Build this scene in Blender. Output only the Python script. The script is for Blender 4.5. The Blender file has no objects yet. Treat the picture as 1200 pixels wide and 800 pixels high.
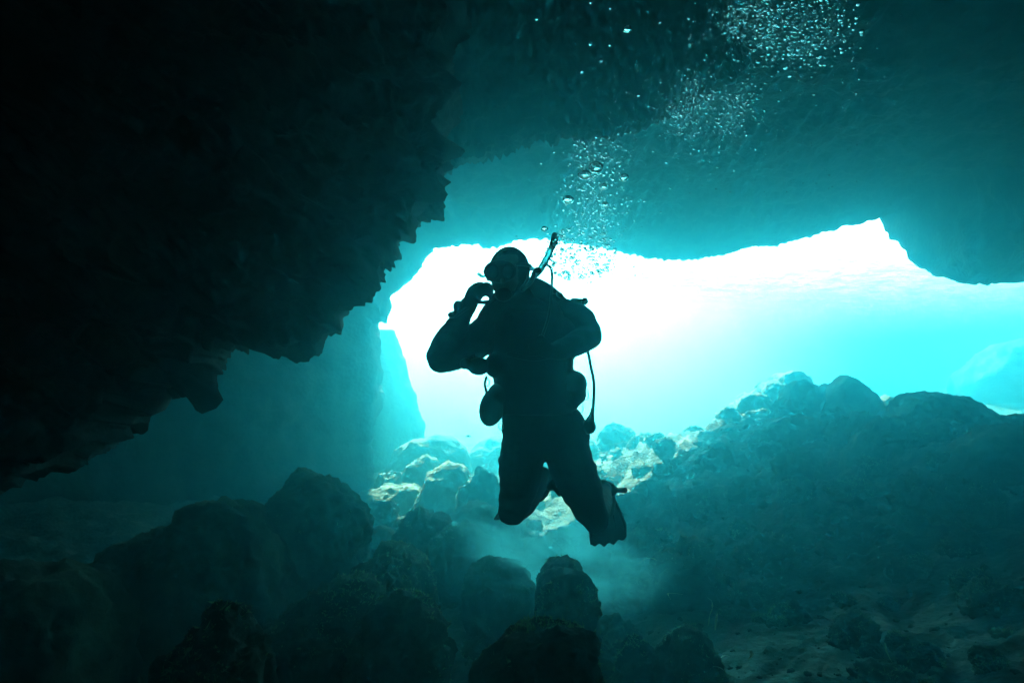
import bpy, bmesh, math, random
import numpy as np
from mathutils import Vector, Matrix

random.seed(7)
rng = np.random.default_rng(11)
scene = bpy.context.scene
col = scene.collection
R = math.radians

# ------------------------------------------------------------------ camera
cam_d = bpy.data.cameras.new('camera')
cam_d.lens = 24.0
cam_d.sensor_width = 36.0
cam_d.clip_start = 0.05
cam_d.clip_end = 500.0
cam = bpy.data.objects.new('camera', cam_d)
col.objects.link(cam)
cam.location = (0, 0, 0)
cam.rotation_euler = (R(90), 0, 0)
cam_d.shift_y = 0.05                 # level camera, frame raised above the horizon
scene.camera = cam

# ------------------------------------------------------------------ sky, sun, exposure
SUN_EL, SUN_AZ = 41.0, -7.0          # azimuth clockwise from +Y (straight ahead)
world = bpy.data.worlds.new('World')
scene.world = world
world.use_nodes = True
wn = world.node_tree.nodes
wl = world.node_tree.links
bg = wn['Background']
sky = wn.new('ShaderNodeTexSky')
sky.sky_type = 'NISHITA'
sky.sun_disc = False
sky.sun_elevation = R(SUN_EL)
sky.sun_rotation = R(SUN_AZ)
wl.new(sky.outputs[0], bg.inputs[0])
bg.inputs[1].default_value = 0.07

sun_d = bpy.data.lights.new('sun', 'SUN')
sun_d.energy = 5.0
sun_d.angle = R(0.5)
sun_d.color = (1.0, 0.84, 0.68)
sun = bpy.data.objects.new('sun', sun_d)
col.objects.link(sun)
el, az = R(SUN_EL), R(SUN_AZ)
to_sun = Vector((math.sin(az) * math.cos(el), math.cos(az) * math.cos(el), math.sin(el)))
sun.rotation_euler = to_sun.to_track_quat('Z', 'Y').to_euler()
sun.location = to_sun * 60

vs = scene.view_settings
vs.view_transform = 'Standard'
vs.look = 'None'
vs.gamma = 1.0
vs.use_curve_mapping = False
vs.exposure = 6.2

cy = scene.cycles
cy.max_bounces = 10
cy.diffuse_bounces = 4
cy.glossy_bounces = 3
cy.transmission_bounces = 6
cy.volume_bounces = 6
cy.transparent_max_bounces = 24
cy.caustics_reflective = False
cy.caustics_refractive = False
cy.sample_clamp_indirect = 1.5
cy.use_adaptive_sampling = False
cy.use_denoising = True
try:
    cy.denoiser = 'OPENIMAGEDENOISE'
    cy.denoising_input_passes = 'RGB_ALBEDO_NORMAL'
    cy.denoising_prefilter = 'ACCURATE'
except Exception:
    pass

# ------------------------------------------------------------------ helpers
F_PX = 800.0

def PX(u, v, d):
    """point seen at pixel (u, v) of the 1200x800 photograph, d metres ahead"""
    return np.array(((u - 600.0) / F_PX * d, d, (460.0 - v) / F_PX * d))

def _hash(ix, iy, iz, seed):
    h = (ix * 374761393 + iy * 668265263 + iz * 2147483647 + seed * 974634777) & 0xFFFFFFFF
    h = ((h ^ (h >> 13)) * 1274126177) & 0xFFFFFFFF
    h = ((h ^ (h >> 16)) * 2246822519) & 0xFFFFFFFF
    return (h ^ (h >> 15)).astype(np.float64) / 4294967295.0 * 2 - 1

def vnoise(P, seed=0):
    P = np.asarray(P, float)
    i = np.floor(P).astype(np.int64)
    f = P - i
    w = f * f * f * (f * (f * 6 - 15) + 10)
    out = 0
    for dx in (0, 1):
        wx = w[:, 0] if dx else 1 - w[:, 0]
        for dy in (0, 1):
            wy = w[:, 1] if dy else 1 - w[:, 1]
            for dz in (0, 1):
                wz = w[:, 2] if dz else 1 - w[:, 2]
                out = out + wx * wy * wz * _hash(i[:, 0] + dx, i[:, 1] + dy, i[:, 2] + dz, seed)
    return out

def fbm(P, scale, octaves=4, gain=0.5, seed=0, ridged=False):
    P = np.asarray(P, float) * scale
    a, s, t = 1.0, 0.0, 0.0
    for k in range(octaves):
        n = vnoise(P + 17.3 * k, seed + k)
        if ridged:
            n = 1 - 2 * np.abs(n)
        s = s + a * n
        t += a
        a *= gain
        P = P * 2.03
    return s / t

def mesh_np(name, V, F):
    """V (n,3), F (m,3|4) int arrays -> mesh"""
    V = np.asarray(V, np.float32)
    F = np.asarray(F, np.int32)
    m = bpy.data.meshes.new(name)
    n, k = F.shape
    m.vertices.add(len(V))
    m.vertices.foreach_set('co', V.ravel())
    m.loops.add(n * k)
    m.loops.foreach_set('vertex_index', F.ravel())
    m.polygons.add(n)
    m.polygons.foreach_set('loop_start', np.arange(0, n * k, k, dtype=np.int32))
    m.polygons.foreach_set('loop_total', np.full(n, k, np.int32))
    m.update(calc_edges=True)
    m.validate()
    return m

def link(name, mesh, mat=None, parent=None, smooth=True):
    o = bpy.data.objects.new(name, mesh)
    col.objects.link(o)
    if mat is not None and mesh is not None and len(mesh.materials) == 0:
        mesh.materials.append(mat)
    if mesh is not None and smooth:
        mesh.polygons.foreach_set('use_smooth', np.ones(len(mesh.polygons), bool))
    if parent is not None:
        o.parent = parent
    return o

def tag(o, label=None, cat=None, group=None, kind=None):
    if label: o['label'] = label
    if cat: o['category'] = cat
    if group: o['group'] = group
    if kind: o['kind'] = kind
    return o

def vnormals(V, F):
    a, b, c = V[F[:, 0]], V[F[:, 1]], V[F[:, 2]]
    n = np.cross(b - a, c - a)
    if F.shape[1] == 4:
        n = n + np.cross(c - a, V[F[:, 3]] - a)
    N = np.zeros_like(V)
    for k in range(F.shape[1]):
        np.add.at(N, F[:, k], n)
    return N / (np.linalg.norm(N, axis=1, keepdims=True) + 1e-12)

def grid_faces(nu, nv, closed_u=False, closed_v=False):
    iu = np.arange(nu if closed_u else nu - 1)
    iv = np.arange(nv if closed_v else nv - 1)
    A, B = np.meshgrid(iu, iv, indexing='ij')
    A2, B2 = (A + 1) % nu, (B + 1) % nv
    return np.stack([A * nv + B, A2 * nv + B, A2 * nv + B2, A * nv + B2], -1).reshape(-1, 4)

_ico = {}
def ico(sub):
    if sub not in _ico:
        bm = bmesh.new()
        bmesh.ops.create_icosphere(bm, subdivisions=sub, radius=1.0)
        V = np.array([v.co[:] for v in bm.verts])
        F = np.array([[v.index for v in f.verts] for f in bm.faces])
        bm.free()
        _ico[sub] = (V / np.linalg.norm(V, axis=1, keepdims=True), F)
    return _ico[sub]

# ------------------------------------------------------------------ materials
def new_mat(name):
    m = bpy.data.materials.new(name)
    m.use_nodes = True
    nt = m.node_tree
    return m, nt.nodes, nt.links, nt.nodes['Principled BSDF']

def rock_mat(name, c0, c1, c2, scale=1.0, bump=0.6):
    m, N, L, b = new_mat(name)
    geo = N.new('ShaderNodeNewGeometry')
    n1 = N.new('ShaderNodeTexNoise'); n1.inputs['Scale'].default_value = 1.7 * scale
    n1.inputs['Detail'].default_value = 7; n1.inputs['Roughness'].default_value = 0.65
    L.new(geo.outputs['Position'], n1.inputs['Vector'])
    ramp = N.new('ShaderNodeValToRGB')
    e = ramp.color_ramp.elements
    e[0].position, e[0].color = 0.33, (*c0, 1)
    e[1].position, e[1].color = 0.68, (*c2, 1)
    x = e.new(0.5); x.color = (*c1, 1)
    L.new(n1.outputs['Fac'], ramp.inputs[0])
    L.new(ramp.outputs[0], b.inputs['Base Color'])
    n2 = N.new('ShaderNodeTexNoise'); n2.inputs['Scale'].default_value = 14 * scale
    n2.inputs['Detail'].default_value = 8; n2.inputs['Roughness'].default_value = 0.7
    L.new(geo.outputs['Position'], n2.inputs['Vector'])
    v = N.new('ShaderNodeTexVoronoi'); v.inputs['Scale'].default_value = 9 * scale
    L.new(geo.outputs['Position'], v.inputs['Vector'])
    mx = N.new('ShaderNodeMath'); mx.operation = 'ADD'
    L.new(n2.outputs['Fac'], mx.inputs[0]); L.new(v.outputs['Distance'], mx.inputs[1])
    bp = N.new('ShaderNodeBump'); bp.inputs['Strength'].default_value = bump
    bp.inputs['Distance'].default_value = 0.05
    L.new(mx.outputs[0], bp.inputs['Height'])
    L.new(bp.outputs[0], b.inputs['Normal'])
    b.inputs['Roughness'].default_value = 0.9
    b.inputs['Specular IOR Level'].default_value = 0.15
    return m

M_ROCK = rock_mat('rock_algae', (0.018, 0.026, 0.014), (0.04, 0.058, 0.03), (0.085, 0.115, 0.065))
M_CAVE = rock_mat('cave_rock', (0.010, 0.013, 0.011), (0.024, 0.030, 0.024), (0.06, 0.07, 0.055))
M_SAND = rock_mat('seabed_rock', (0.025, 0.032, 0.02), (0.05, 0.06, 0.035), (0.11, 0.125, 0.08), 1.6, 0.7)
def add_sand(m):
    N, L = m.node_tree.nodes, m.node_tree.links
    b = N['Principled BSDF']
    old = b.inputs['Base Color'].links[0].from_socket
    geo = N.new('ShaderNodeNewGeometry')
    nz = N.new('ShaderNodeTexNoise'); nz.inputs['Scale'].default_value = 1.8; nz.inputs['Detail'].default_value = 6
    L.new(geo.outputs['Position'], nz.inputs['Vector'])
    best = None
    for c, r in (((2.1, 5.5), 1.2), ((0.9, 4.9), 0.5), ((1.6, 6.6), 0.5)):
        d = N.new('ShaderNodeVectorMath'); d.operation = 'DISTANCE'
        flat = N.new('ShaderNodeVectorMath'); flat.operation = 'MULTIPLY'; flat.inputs[1].default_value = (1, 1, 0)
        L.new(geo.outputs['Position'], flat.inputs[0]); L.new(flat.outputs[0], d.inputs[0]); d.inputs[1].default_value = (*c, 0)
        k = N.new('ShaderNodeMath'); k.operation = 'DIVIDE'; L.new(d.outputs['Value'], k.inputs[0]); k.inputs[1].default_value = r
        if best is None: best = k.outputs[0]
        else:
            mn = N.new('ShaderNodeMath'); mn.operation = 'MINIMUM'; L.new(best, mn.inputs[0]); L.new(k.outputs[0], mn.inputs[1]); best = mn.outputs[0]
    ad = N.new('ShaderNodeMath'); ad.operation = 'MULTIPLY_ADD'; L.new(nz.outputs['Fac'], ad.inputs[0]); ad.inputs[1].default_value = 2.4; L.new(best, ad.inputs[2])
    mr = N.new('ShaderNodeMapRange'); mr.inputs['From Min'].default_value = 1.75; mr.inputs['From Max'].default_value = 2.2
    mr.inputs['To Min'].default_value = 1; mr.inputs['To Max'].default_value = 0
    L.new(ad.outputs[0], mr.inputs['Value'])
    n3 = N.new('ShaderNodeTexNoise'); n3.inputs['Scale'].default_value = 60; L.new(geo.outputs['Position'], n3.inputs['Vector'])
    rp = N.new('ShaderNodeValToRGB'); rp.color_ramp.elements[0].color = (0.06, 0.11, 0.07, 1); rp.color_ramp.elements[1].color = (0.13, 0.21, 0.13, 1)
    L.new(n3.outputs['Fac'], rp.inputs[0])
    mx = N.new('ShaderNodeMix'); mx.data_type = 'RGBA'
    L.new(mr.outputs[0], mx.inputs['Factor']); L.new(old, mx.inputs[6]); L.new(rp.outputs[0], mx.inputs[7])
    L.new(mx.outputs[2], b.inputs['Base Color'])
add_sand(M_SAND)

def plain_mat(name, color, rough=0.6, spec=0.4, noise=0.25):
    m, N, L, b = new_mat(name)
    t = N.new('ShaderNodeTexNoise'); t.inputs['Scale'].default_value = 25
    co = N.new('ShaderNodeTexCoord'); L.new(co.outputs['Object'], t.inputs['Vector'])
    ramp = N.new('ShaderNodeValToRGB')
    c = np.array(color)
    ramp.color_ramp.elements[0].color = (*(c * (1 - noise)), 1)
    ramp.color_ramp.elements[1].color = (*np.minimum(c * (1 + noise), 1), 1)
    L.new(t.outputs['Fac'], ramp.inputs[0]); L.new(ramp.outputs[0], b.inputs['Base Color'])
    b.inputs['Roughness'].default_value = rough
    b.inputs['Specular IOR Level'].default_value = spec
    return m

# ------------------------------------------------------------------ water body (haze) and sea surface
Z_TOP = 6.0
def build_water():
    m = bpy.data.materials.new('sea_surface_water')
    m.use_nodes = True
    N, L = m.node_tree.nodes, m.node_tree.links
    N.clear()
    out = N.new('ShaderNodeOutputMaterial')
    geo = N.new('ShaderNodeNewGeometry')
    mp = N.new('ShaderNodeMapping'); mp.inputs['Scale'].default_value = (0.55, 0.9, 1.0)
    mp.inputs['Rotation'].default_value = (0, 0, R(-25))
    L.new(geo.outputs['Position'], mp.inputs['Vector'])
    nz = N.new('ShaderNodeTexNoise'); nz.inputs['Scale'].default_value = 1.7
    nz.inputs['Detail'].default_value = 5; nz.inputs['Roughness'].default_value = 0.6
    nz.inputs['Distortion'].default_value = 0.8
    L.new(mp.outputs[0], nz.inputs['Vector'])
    ramp = N.new('ShaderNodeValToRGB')  # bright and dim ripple light put into the sheet's transparency colour
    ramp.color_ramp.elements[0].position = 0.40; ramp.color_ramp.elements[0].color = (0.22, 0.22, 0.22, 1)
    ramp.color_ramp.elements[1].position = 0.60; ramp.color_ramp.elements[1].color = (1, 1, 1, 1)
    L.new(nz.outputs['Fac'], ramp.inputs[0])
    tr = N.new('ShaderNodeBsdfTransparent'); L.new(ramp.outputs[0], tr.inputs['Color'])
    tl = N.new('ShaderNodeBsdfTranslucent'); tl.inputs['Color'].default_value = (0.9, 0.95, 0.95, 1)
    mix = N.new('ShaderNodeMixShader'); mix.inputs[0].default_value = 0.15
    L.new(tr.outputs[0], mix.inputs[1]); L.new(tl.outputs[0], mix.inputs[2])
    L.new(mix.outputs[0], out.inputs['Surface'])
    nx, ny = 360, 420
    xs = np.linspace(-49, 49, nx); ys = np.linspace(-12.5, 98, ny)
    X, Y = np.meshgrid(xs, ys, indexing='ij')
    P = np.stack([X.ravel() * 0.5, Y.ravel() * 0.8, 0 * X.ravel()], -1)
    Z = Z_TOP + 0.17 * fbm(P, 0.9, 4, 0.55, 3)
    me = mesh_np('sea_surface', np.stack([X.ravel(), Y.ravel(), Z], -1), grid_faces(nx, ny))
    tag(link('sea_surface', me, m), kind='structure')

    hz = bpy.data.materials.new('turquoise_water')
    hz.use_nodes = True
    N, L = hz.node_tree.nodes, hz.node_tree.links
    N.clear()
    out = N.new('ShaderNodeOutputMaterial')
    pv = N.new('ShaderNodeVolumePrincipled')
    pv.inputs['Color'].default_value = (0.05, 0.335, 0.38, 1)
    pv.inputs['Absorption Color'].default_value = (0.0, 0.0, 0.0, 1)
    pv.inputs['Density'].default_value = 0.06
    pv.inputs['Anisotropy'].default_value = 0.84
    ab = N.new('ShaderNodeVolumeAbsorption')
    ab.inputs['Color'].default_value = (0.0, 0.98, 1.0, 1)
    ab.inputs['Density'].default_value = 0.02
    ad = N.new('ShaderNodeAddShader')
    L.new(pv.outputs[0], ad.inputs[0]); L.new(ab.outputs[0], ad.inputs[1])
    L.new(ad.outputs[0], out.inputs['Volume'])
    x0, x1, y0, y1, z0, z1 = -50, 50, -14, 100, -12, 7.1
    V = np.array([(x, y, z) for x in (x0, x1) for y in (y0, y1) for z in (z0, z1)])
    F = [(0, 1, 3, 2), (4, 6, 7, 5), (0, 4, 5, 1), (2, 3, 7, 6), (0, 2, 6, 4), (1, 5, 7, 3)]
    o = link('haze', mesh_np('haze', V, F), hz, smooth=False)
    tag(o, 'turquoise sea water haze filling the whole cave', 'water haze', kind='stuff')
build_water()

# ------------------------------------------------------------------ seabed
CTRL = np.array([
    (0, -12, -2.6), (-10, -12, -2.4), (10, -12, -2.0), (0, 2, -2.65), (-4, 3, -2.7), (-9, 6, -3.0), (4, 2.5, -2.2),
    (0.3, 5, -2.7), (2.0, 5.4, -2.55), (1.2, 5.2, -2.6), (-2.5, 6.5, -3.1), (-5, 10, -3.3), (-10, 12, -3.0),
    (0, 9, -3.3), (2.2, 8.5, -2.9), (-1.5, 12, -3.6), (-2.5, 17, -4.1), (-4, 24, -4.4), (1.0, 14, -3.7), (0, 20, -3.9),
    (3.4, 12, -2.5), (3.1, 18, -2.75), (2.2, 19, -3.2), (4.9, 15.0, -1.95), (6.5, 14.5, -1.8), (8.0, 12.6, -1.7), (7.8, 11, -1.65),
    (8.0, 10, -1.35), (4.0, 9.0, -2.3), (5.0, 7, -2.1), (5.6, 9.5, -1.75), (3.9, 6, -2.45), (4.8, 5.5, -2.0), (7, 5, -1.4), (3, 3.5, -2.3),
    (11, 14, -1.9), (13, 12, -1.2), (10, 19, -3.4), (5, 22, -3.8), (15, 24, -3.8), (20, 27, -2.6), (25, 31, -0.9), (31, 34, 0.2),
    (0, 30, -4.8), (0, 45, -6.2), (-20, 30, -4.5), (-40, 20, -4), (-40, 60, -7), (0, 70, -8), (40, 70, -7), (45, 40, 0), (45, 10, 0),
    (0, 97, -9), (-45, 97, -9), (45, 97, -9), (-45, -12, -3), (45, -12, -1), (20, 5, -1)], float)

CTRL[:, 2] += 0.075 * np.clip(CTRL[:, 1], 0, 24)

def _rbf(d):
    return np.sqrt(d * d + 0.6)
_D = np.linalg.norm(CTRL[:, None, :2] - CTRL[None, :, :2], axis=-1)
_W = np.linalg.solve(_rbf(_D) + 0.02 * np.eye(len(CTRL)), CTRL[:, 2] - CTRL[:, 2].mean())
def ground_z(x, y, rough=True):
    x = np.atleast_1d(np.asarray(x, float)); y = np.atleast_1d(np.asarray(y, float))
    Z = np.full(x.shape, CTRL[:, 2].mean())
    for (cx, cy_, _), w in zip(CTRL, _W):
        Z = Z + w * _rbf(np.hypot(x - cx, y - cy_))
    Z = np.clip(Z, -10, 3)
    if rough:
        P = np.stack([x, y, 0 * x], -1)
        k = np.clip((y - 6) / 3, 0.25, 1)
        Z = Z + (0.10 + 0.16 * k) * fbm(P, 0.8, 5, 0.55, 21) + (0.05 + 0.13 * k) * fbm(P, 2.4, 4, 0.6, 25, True) + 0.07 * k * fbm(P, 9.0, 2, 0.6, 29)
    return Z

def build_seabed():
    def axis(lo, hi, c, n):
        t = np.linspace(-1, 1, n)
        s = np.sinh(3.2 * t) / np.sinh(3.2)
        return np.where(s < 0, c + s * (c - lo), c + s * (hi - c))
    xs = axis(-49, 49, 2.0, 520); ys = axis(-13, 98, 9.0, 560)
    X, Y = np.meshgrid(xs, ys, indexing='ij')
    Z = ground_z(X.ravel(), Y.ravel())
    me = mesh_np('seabed', np.stack([X.ravel(), Y.ravel(), Z], -1), grid_faces(len(xs), len(ys)))
    tag(link('seabed', me, M_SAND), kind='structure')
build_seabed()

# ------------------------------------------------------------------ cave shell
LIP = [(-400, 381, 17.5), (330, 385, 18.5), (425, 381, 19), (452, 378, 19), (458, 352, 19.2), (470, 335, 19.4), (488, 310, 19.6), (506, 288, 19.8), (522, 290, 20),
       (540, 285, 20), (572, 291, 20), (600, 287, 20), (640, 279, 20), (690, 286, 20), (740, 293, 20), (775, 300, 20), (805, 303, 20),
       (850, 298, 20), (885, 291, 20), (915, 287, 20), (950, 277, 20), (985, 266, 20), (1012, 260, 20), (1040, 250, 20), (1056, 268, 19.5),
       (1075, 295, 19), (1096, 321, 18.5), (1130, 334, 18), (1170, 337, 18), (1230, 330, 18), (1500, 340, 18), (2200, 350, 17)]
def build_ceiling():
    L = np.array([PX(u, v, d) for u, v, d in LIP])
    order = np.argsort(L[:, 0]); L = L[order]
    nx = 640
    t = np.linspace(-1, 1, nx)
    xs = 2 + np.sign(t) * (np.abs(t) * 15 + np.clip(np.abs(t) - 0.75, 0, 1) * 60)
    lipy = np.interp(xs, L[:, 0], L[:, 1]); lipz = np.interp(xs, L[:, 0], L[:, 2])
    # profile from behind the camera to the lip, up the outer cliff, back over the top
    prof = []
    for s in np.linspace(0, 1, 210):
        prof.append(('in', s))
    for s in np.linspace(0.02, 1, 26):
        prof.append(('out', s))
    for s in np.linspace(0.05, 1, 8):
        prof.append(('top', s))
    for s in np.linspace(0.1, 0.9, 5):
        prof.append(('back', s))
    V = np.zeros((nx, len(prof), 3))
    for j, (k, s) in enumerate(prof):
        if k == 'in':
            y = -12 + (lipy + 12) * s
            far = np.clip((y - 3) / (lipy - 3), 0, 1)
            base = 4.4 + 0.06 * np.clip(y, 0, 20) - 0.35 * np.sin(far * 3.1)
            z = base + (lipz - base) * far ** 1.7
        elif k == 'out':
            y = lipy + 0.15 + 2.2 * s ** 0.6; z = lipz + (6.6 - lipz) * s
        elif k == 'top':
            y = lipy + 2.35 + (-12 - lipy - 2.35) * s; z = 6.6 + 0 * lipy
        else:
            y = -12 + 0 * lipy; z = 6.6 + (4.4 - 6.6) * s
        V[:, j, 0] = xs; V[:, j, 1] = y; V[:, j, 2] = z
    V = V.reshape(-1, 3)
    Fq = grid_faces(nx, len(prof), False, True)
    Nn = vnormals(V, Fq)
    kind = np.tile(np.array([k in ('in', 'out') for k, s in prof]), nx)
    s_in = np.tile(np.array([s if k == 'in' else (1 - s * 0.5 if k == 'out' else 0) for k, s in prof]), nx)
    amp = np.where(kind, 1.0, 0.0) * np.where(s_in > 0.9, np.clip(0.4 + (0.98 - s_in) * 8, 0.4, 1), 1)
    d = 0.45 * fbm(V, 0.45, 3, 0.5, 40) + 0.16 * fbm(V, 1.7, 4, 0.55, 44, True) + 0.05 * fbm(V, 7, 3, 0.6, 48) + np.where(s_in > 0.9, 0.35, 0.1) * fbm(V, 2.6, 4, 0.65, 52) + np.where(s_in > 0.9, 0.16, 0.03) * fbm(V, 9, 2, 0.6, 57)
    sgn = 1.0
    V = V + Nn * (sgn * amp * d)[:, None]
    V[:, 2] = np.minimum(V[:, 2], 6.65)
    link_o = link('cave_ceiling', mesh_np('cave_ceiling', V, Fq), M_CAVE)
    tag(link_o, kind='structure')

def wall_prism(name, path, thick, z0, z1, seed, amp=0.5, res=0.14, lean=None):
    """a rock wall: closed slab along a plan path, displaced"""
    path = np.array(path, float)
    seg = np.r_[0, np.cumsum(np.linalg.norm(np.diff(path, axis=0), axis=1))]
    n = max(8, int(seg[-1] / res))
    s = np.linspace(0, seg[-1], n)
    px = np.interp(s, seg, path[:, 0]); py = np.interp(s, seg, path[:, 1])
    tx = np.gradient(px); ty = np.gradient(py); tl = np.hypot(tx, ty)
    nxv, nyv = -ty / tl, tx / tl
    nz = int((z1 - z0) / res)
    loop = [(0, z) for z in np.linspace(z0, z1, nz)] + [(thick, z) for z in np.linspace(z1, z0, 12)]
    V = np.zeros((n, len(loop), 3))
    for j, (o, z) in enumerate(loop):
        V[:, j, 0] = px + nxv * o; V[:, j, 1] = py + nyv * o; V[:, j, 2] = z
    V = V.reshape(-1, 3)
    Fq = grid_faces(n, len(loop), False, True)
    Nn = vnormals(V, Fq)
    d = amp * fbm(V, 0.5, 4, 0.5, seed) + 0.3 * amp * fbm(V, 2.2, 4, 0.55, seed + 7, True) + 0.06 * fbm(V, 8, 2, 0.5, seed + 9)
    V = V + Nn * d[:, None]
    V[:, 2] = np.clip(V[:, 2], z0, 6.65)
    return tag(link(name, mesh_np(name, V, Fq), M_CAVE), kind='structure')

build_ceiling()
wall_prism('cave_wall_left', [(-7, -12), (-9, -4), (-11.5, 4), (-11, 9), (-8.5, 14), (-5.2, 17.2), (-3.85, 18.6), (-4.4, 20.5), (-8, 22), (-16, 23), (-48, 24)], 2.5, -6, 6.6, 60, 0.65)
wall_prism('cave_wall_right', [(48, 17), (22, 17), (15.5, 16.5), (12.5, 13.5), (10.5, 8), (9, 2), (8, -12)], 2.5, -6, 6.6, 80, 0.5)
wall_prism('cave_wall_back', [(12, -9), (-12, -9)], 2.0, -6, 6.6, 90, 0.5)

# ------------------------------------------------------------------ hanging rock masses
def rock_fan(name, edge, anchor, y_anchor, t_front, t_back, n_edge, n_w, seed, amp, label, cat='rock'):
    """a hanging mass: a real edge curve, thick towards an anchor out of frame"""
    E = np.array([PX(u, v, d) for u, v, d in edge])
    seg = np.r_[0, np.cumsum(np.linalg.norm(np.diff(E, axis=0), axis=1))]
    sarr = np.linspace(0, seg[-1], n_edge)
    E = np.stack([np.interp(sarr, seg, E[:, k]) for k in range(3)], -1)
    A = np.array((anchor[0], y_anchor, anchor[1]))
    w = np.linspace(0, 1, n_w) ** 1.3
    V = []
    for ww in w:
        prof = math.sqrt(max(0, 1 - (1 - min(1, ww * 3.0)) ** 2))
        Q = E + (A - E) * ww
        Q[:, 1] = E[:, 1] + (A[1] - E[:, 1]) * ww - t_front * prof
        V.append(Q)
    for ww in w[1:-1][::-2]:
        prof = math.sqrt(max(0, 1 - (1 - min(1, ww * 3.0)) ** 2))
        Q = E + (A - E) * ww
        Q[:, 1] = E[:, 1] + (A[1] - E[:, 1]) * ww + t_back * prof
        V.append(Q)
    V = np.stack(V, 1).reshape(-1, 3)
    Fq = grid_faces(n_edge, len(V) // n_edge, False, True)
    Nn = vnormals(V, Fq)
    d = amp * (fbm(V, 0.9, 2, 0.5, seed) + 1.4 * fbm(V, 2.1, 2, 0.5, seed + 3) + 1.3 * fbm(V, 5.2, 2, 0.5, seed + 8) + 0.7 * fbm(V, 12, 2, 0.6, seed + 10) + 0.45 * fbm(V, 27, 2, 0.6, seed + 12))
    V = V + Nn * d[:, None]
    V[:, 2] = np.minimum(V[:, 2], 6.65)
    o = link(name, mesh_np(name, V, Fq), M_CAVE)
    return tag(o, label, cat)

OVER = [(515, -160, 3.57), (518, -60, 3.50), (521, 60, 3.50), (524, 150, 3.50), (522, 196, 3.42), (502, 218, 3.42), (480, 254, 3.34), (458, 279, 3.34),
        (435, 294, 3.27), (408, 326, 3.27), (384, 352, 3.19), (360, 372, 3.19), (328, 385, 3.12), (288, 394, 3.04), (248, 404, 3.04),
        (213, 415, 2.96), (185, 435, 2.89), (140, 441, 2.89), (123, 461, 2.81), (100, 486, 2.81), (68, 515, 2.74), (28, 530, 2.74),
        (-12, 555, 2.66), (-132, 620, 2.58), (-272, 690, 2.51)]
over = rock_fan('rock_overhang', OVER, (-7.5, 5.0), 3.3, 0.4, 2.4, 700, 330, 120, 0.10,
         'huge black craggy rock overhang hanging across the upper left')
CEIL2 = [(440, 215, 7.0), (480, 205, 7.0), (530, 190, 7.0), (570, 180, 7.0), (620, 170, 7.0), (660, 163, 6.9), (700, 161, 6.9), (737, 159, 6.9), (765, 146, 6.8),
         (795, 129, 6.7), (816, 121, 6.6), (850, 98, 6.5), (872, 76, 6.4), (881, 40, 6.4), (886, -20, 6.4), (892, -180, 6.4)]
rock_fan('hanging_rock', CEIL2, (-1.2, 8.8), 6.6, 0.8, 1.4, 360, 220, 150, 0.10,
         'dark hanging ceiling rock behind the bubble plumes at top centre')

# rock pillar outside the mouth on the left
def inflate(outline, d, thick, sub, seed, amp=0.05, box=0.75, fine=1.0):
    """a closed boulder whose outline is traced from the photograph, with its own depth and thickness"""
    O = np.array([PX(u, v, d) for u, v in outline])[:, [0, 2]]
    c = (O.min(0) + O.max(0)) / 2 * 0.5 + O.mean(0) * 0.5
    Q = O - c
    th = np.arctan2(Q[:, 1], Q[:, 0]); rr = np.hypot(Q[:, 0], Q[:, 1])
    k = np.argsort(th); th, rr = th[k], rr[k]
    th = np.r_[th[-1] - 2 * np.pi, th, th[0] + 2 * np.pi]; rr = np.r_[rr[-1], rr, rr[0]]
    S, Fq = ico(sub)
    ang = np.arctan2(S[:, 2], S[:, 0]); rho = np.hypot(S[:, 0], S[:, 2])
    rad = np.interp(ang, th, rr)
    rp = rho ** box
    V = np.zeros_like(S)
    V[:, 0] = np.cos(ang) * rad * rp
    V[:, 2] = np.sin(ang) * rad * rp
    V[:, 1] = np.sign(S[:, 1]) * np.abs(S[:, 1]) ** 0.8 * thick
    size = rr.mean()
    fr = np.random.default_rng(seed + 900)
    for q in range(9):                                # flat breaks on the faces
        n = fr.normal(size=3); n[1] = -abs(n[1]) - 0.9
        n /= np.linalg.norm(n)
        ext = (V @ n).max()
        V = V - np.clip(V @ n - ext * fr.uniform(0.72, 0.9), 0, None)[:, None] * n * 0.8
    Nn = vnormals(V, Fq)
    W = V + seed * 3.7
    dd = amp * size * (fbm(W / size, 1.4, 3, 0.5, seed) * 1.2 + 1.5 * (fbm(W / size, 2.8, 4, 0.6, seed + 2, True) - 0.35)) \
        + fine * min(1.0, 0.4 + size) * (0.055 * fbm(W, 5, 3, 0.6, seed + 5) + 0.05 * fbm(W, 14, 3, 0.65, seed + 9))
    V = V + Nn * dd[:, None]
    return V + np.array((c[0], d, c[1])), Fq, np.array((c[0], d, c[1] ))

turf_src = []     # (V, F, density) of rocks that carry algae
def boulder(outline, d, thick, label, sub=5, seed=0, amp=0.07, turf=0, name='boulder', mat=None, group=None, box=0.75, fine=1.0):
    V, Fq, c = inflate(outline, d, thick, sub, seed, amp, box, fine)
    gz = float(ground_z(c[0], c[1])[0]) - 0.12
    zmin = V[:, 2].min()
    if zmin > gz:
        low = V[:, 2] < c[2]
        V[low, 2] = c[2] - (c[2] - V[low, 2]) * (c[2] - gz) / (c[2] - zmin)
    base = np.array((c[0], c[1], V[:, 2].min()))
    o = link(name, mesh_np(name, V - base, Fq), mat or M_ROCK)
    o.location = base
    tag(o, label, 'rock' if name != 'boulder' else 'boulder', group)
    if turf:
        turf_src.append((V, Fq, turf))
    return o

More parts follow.
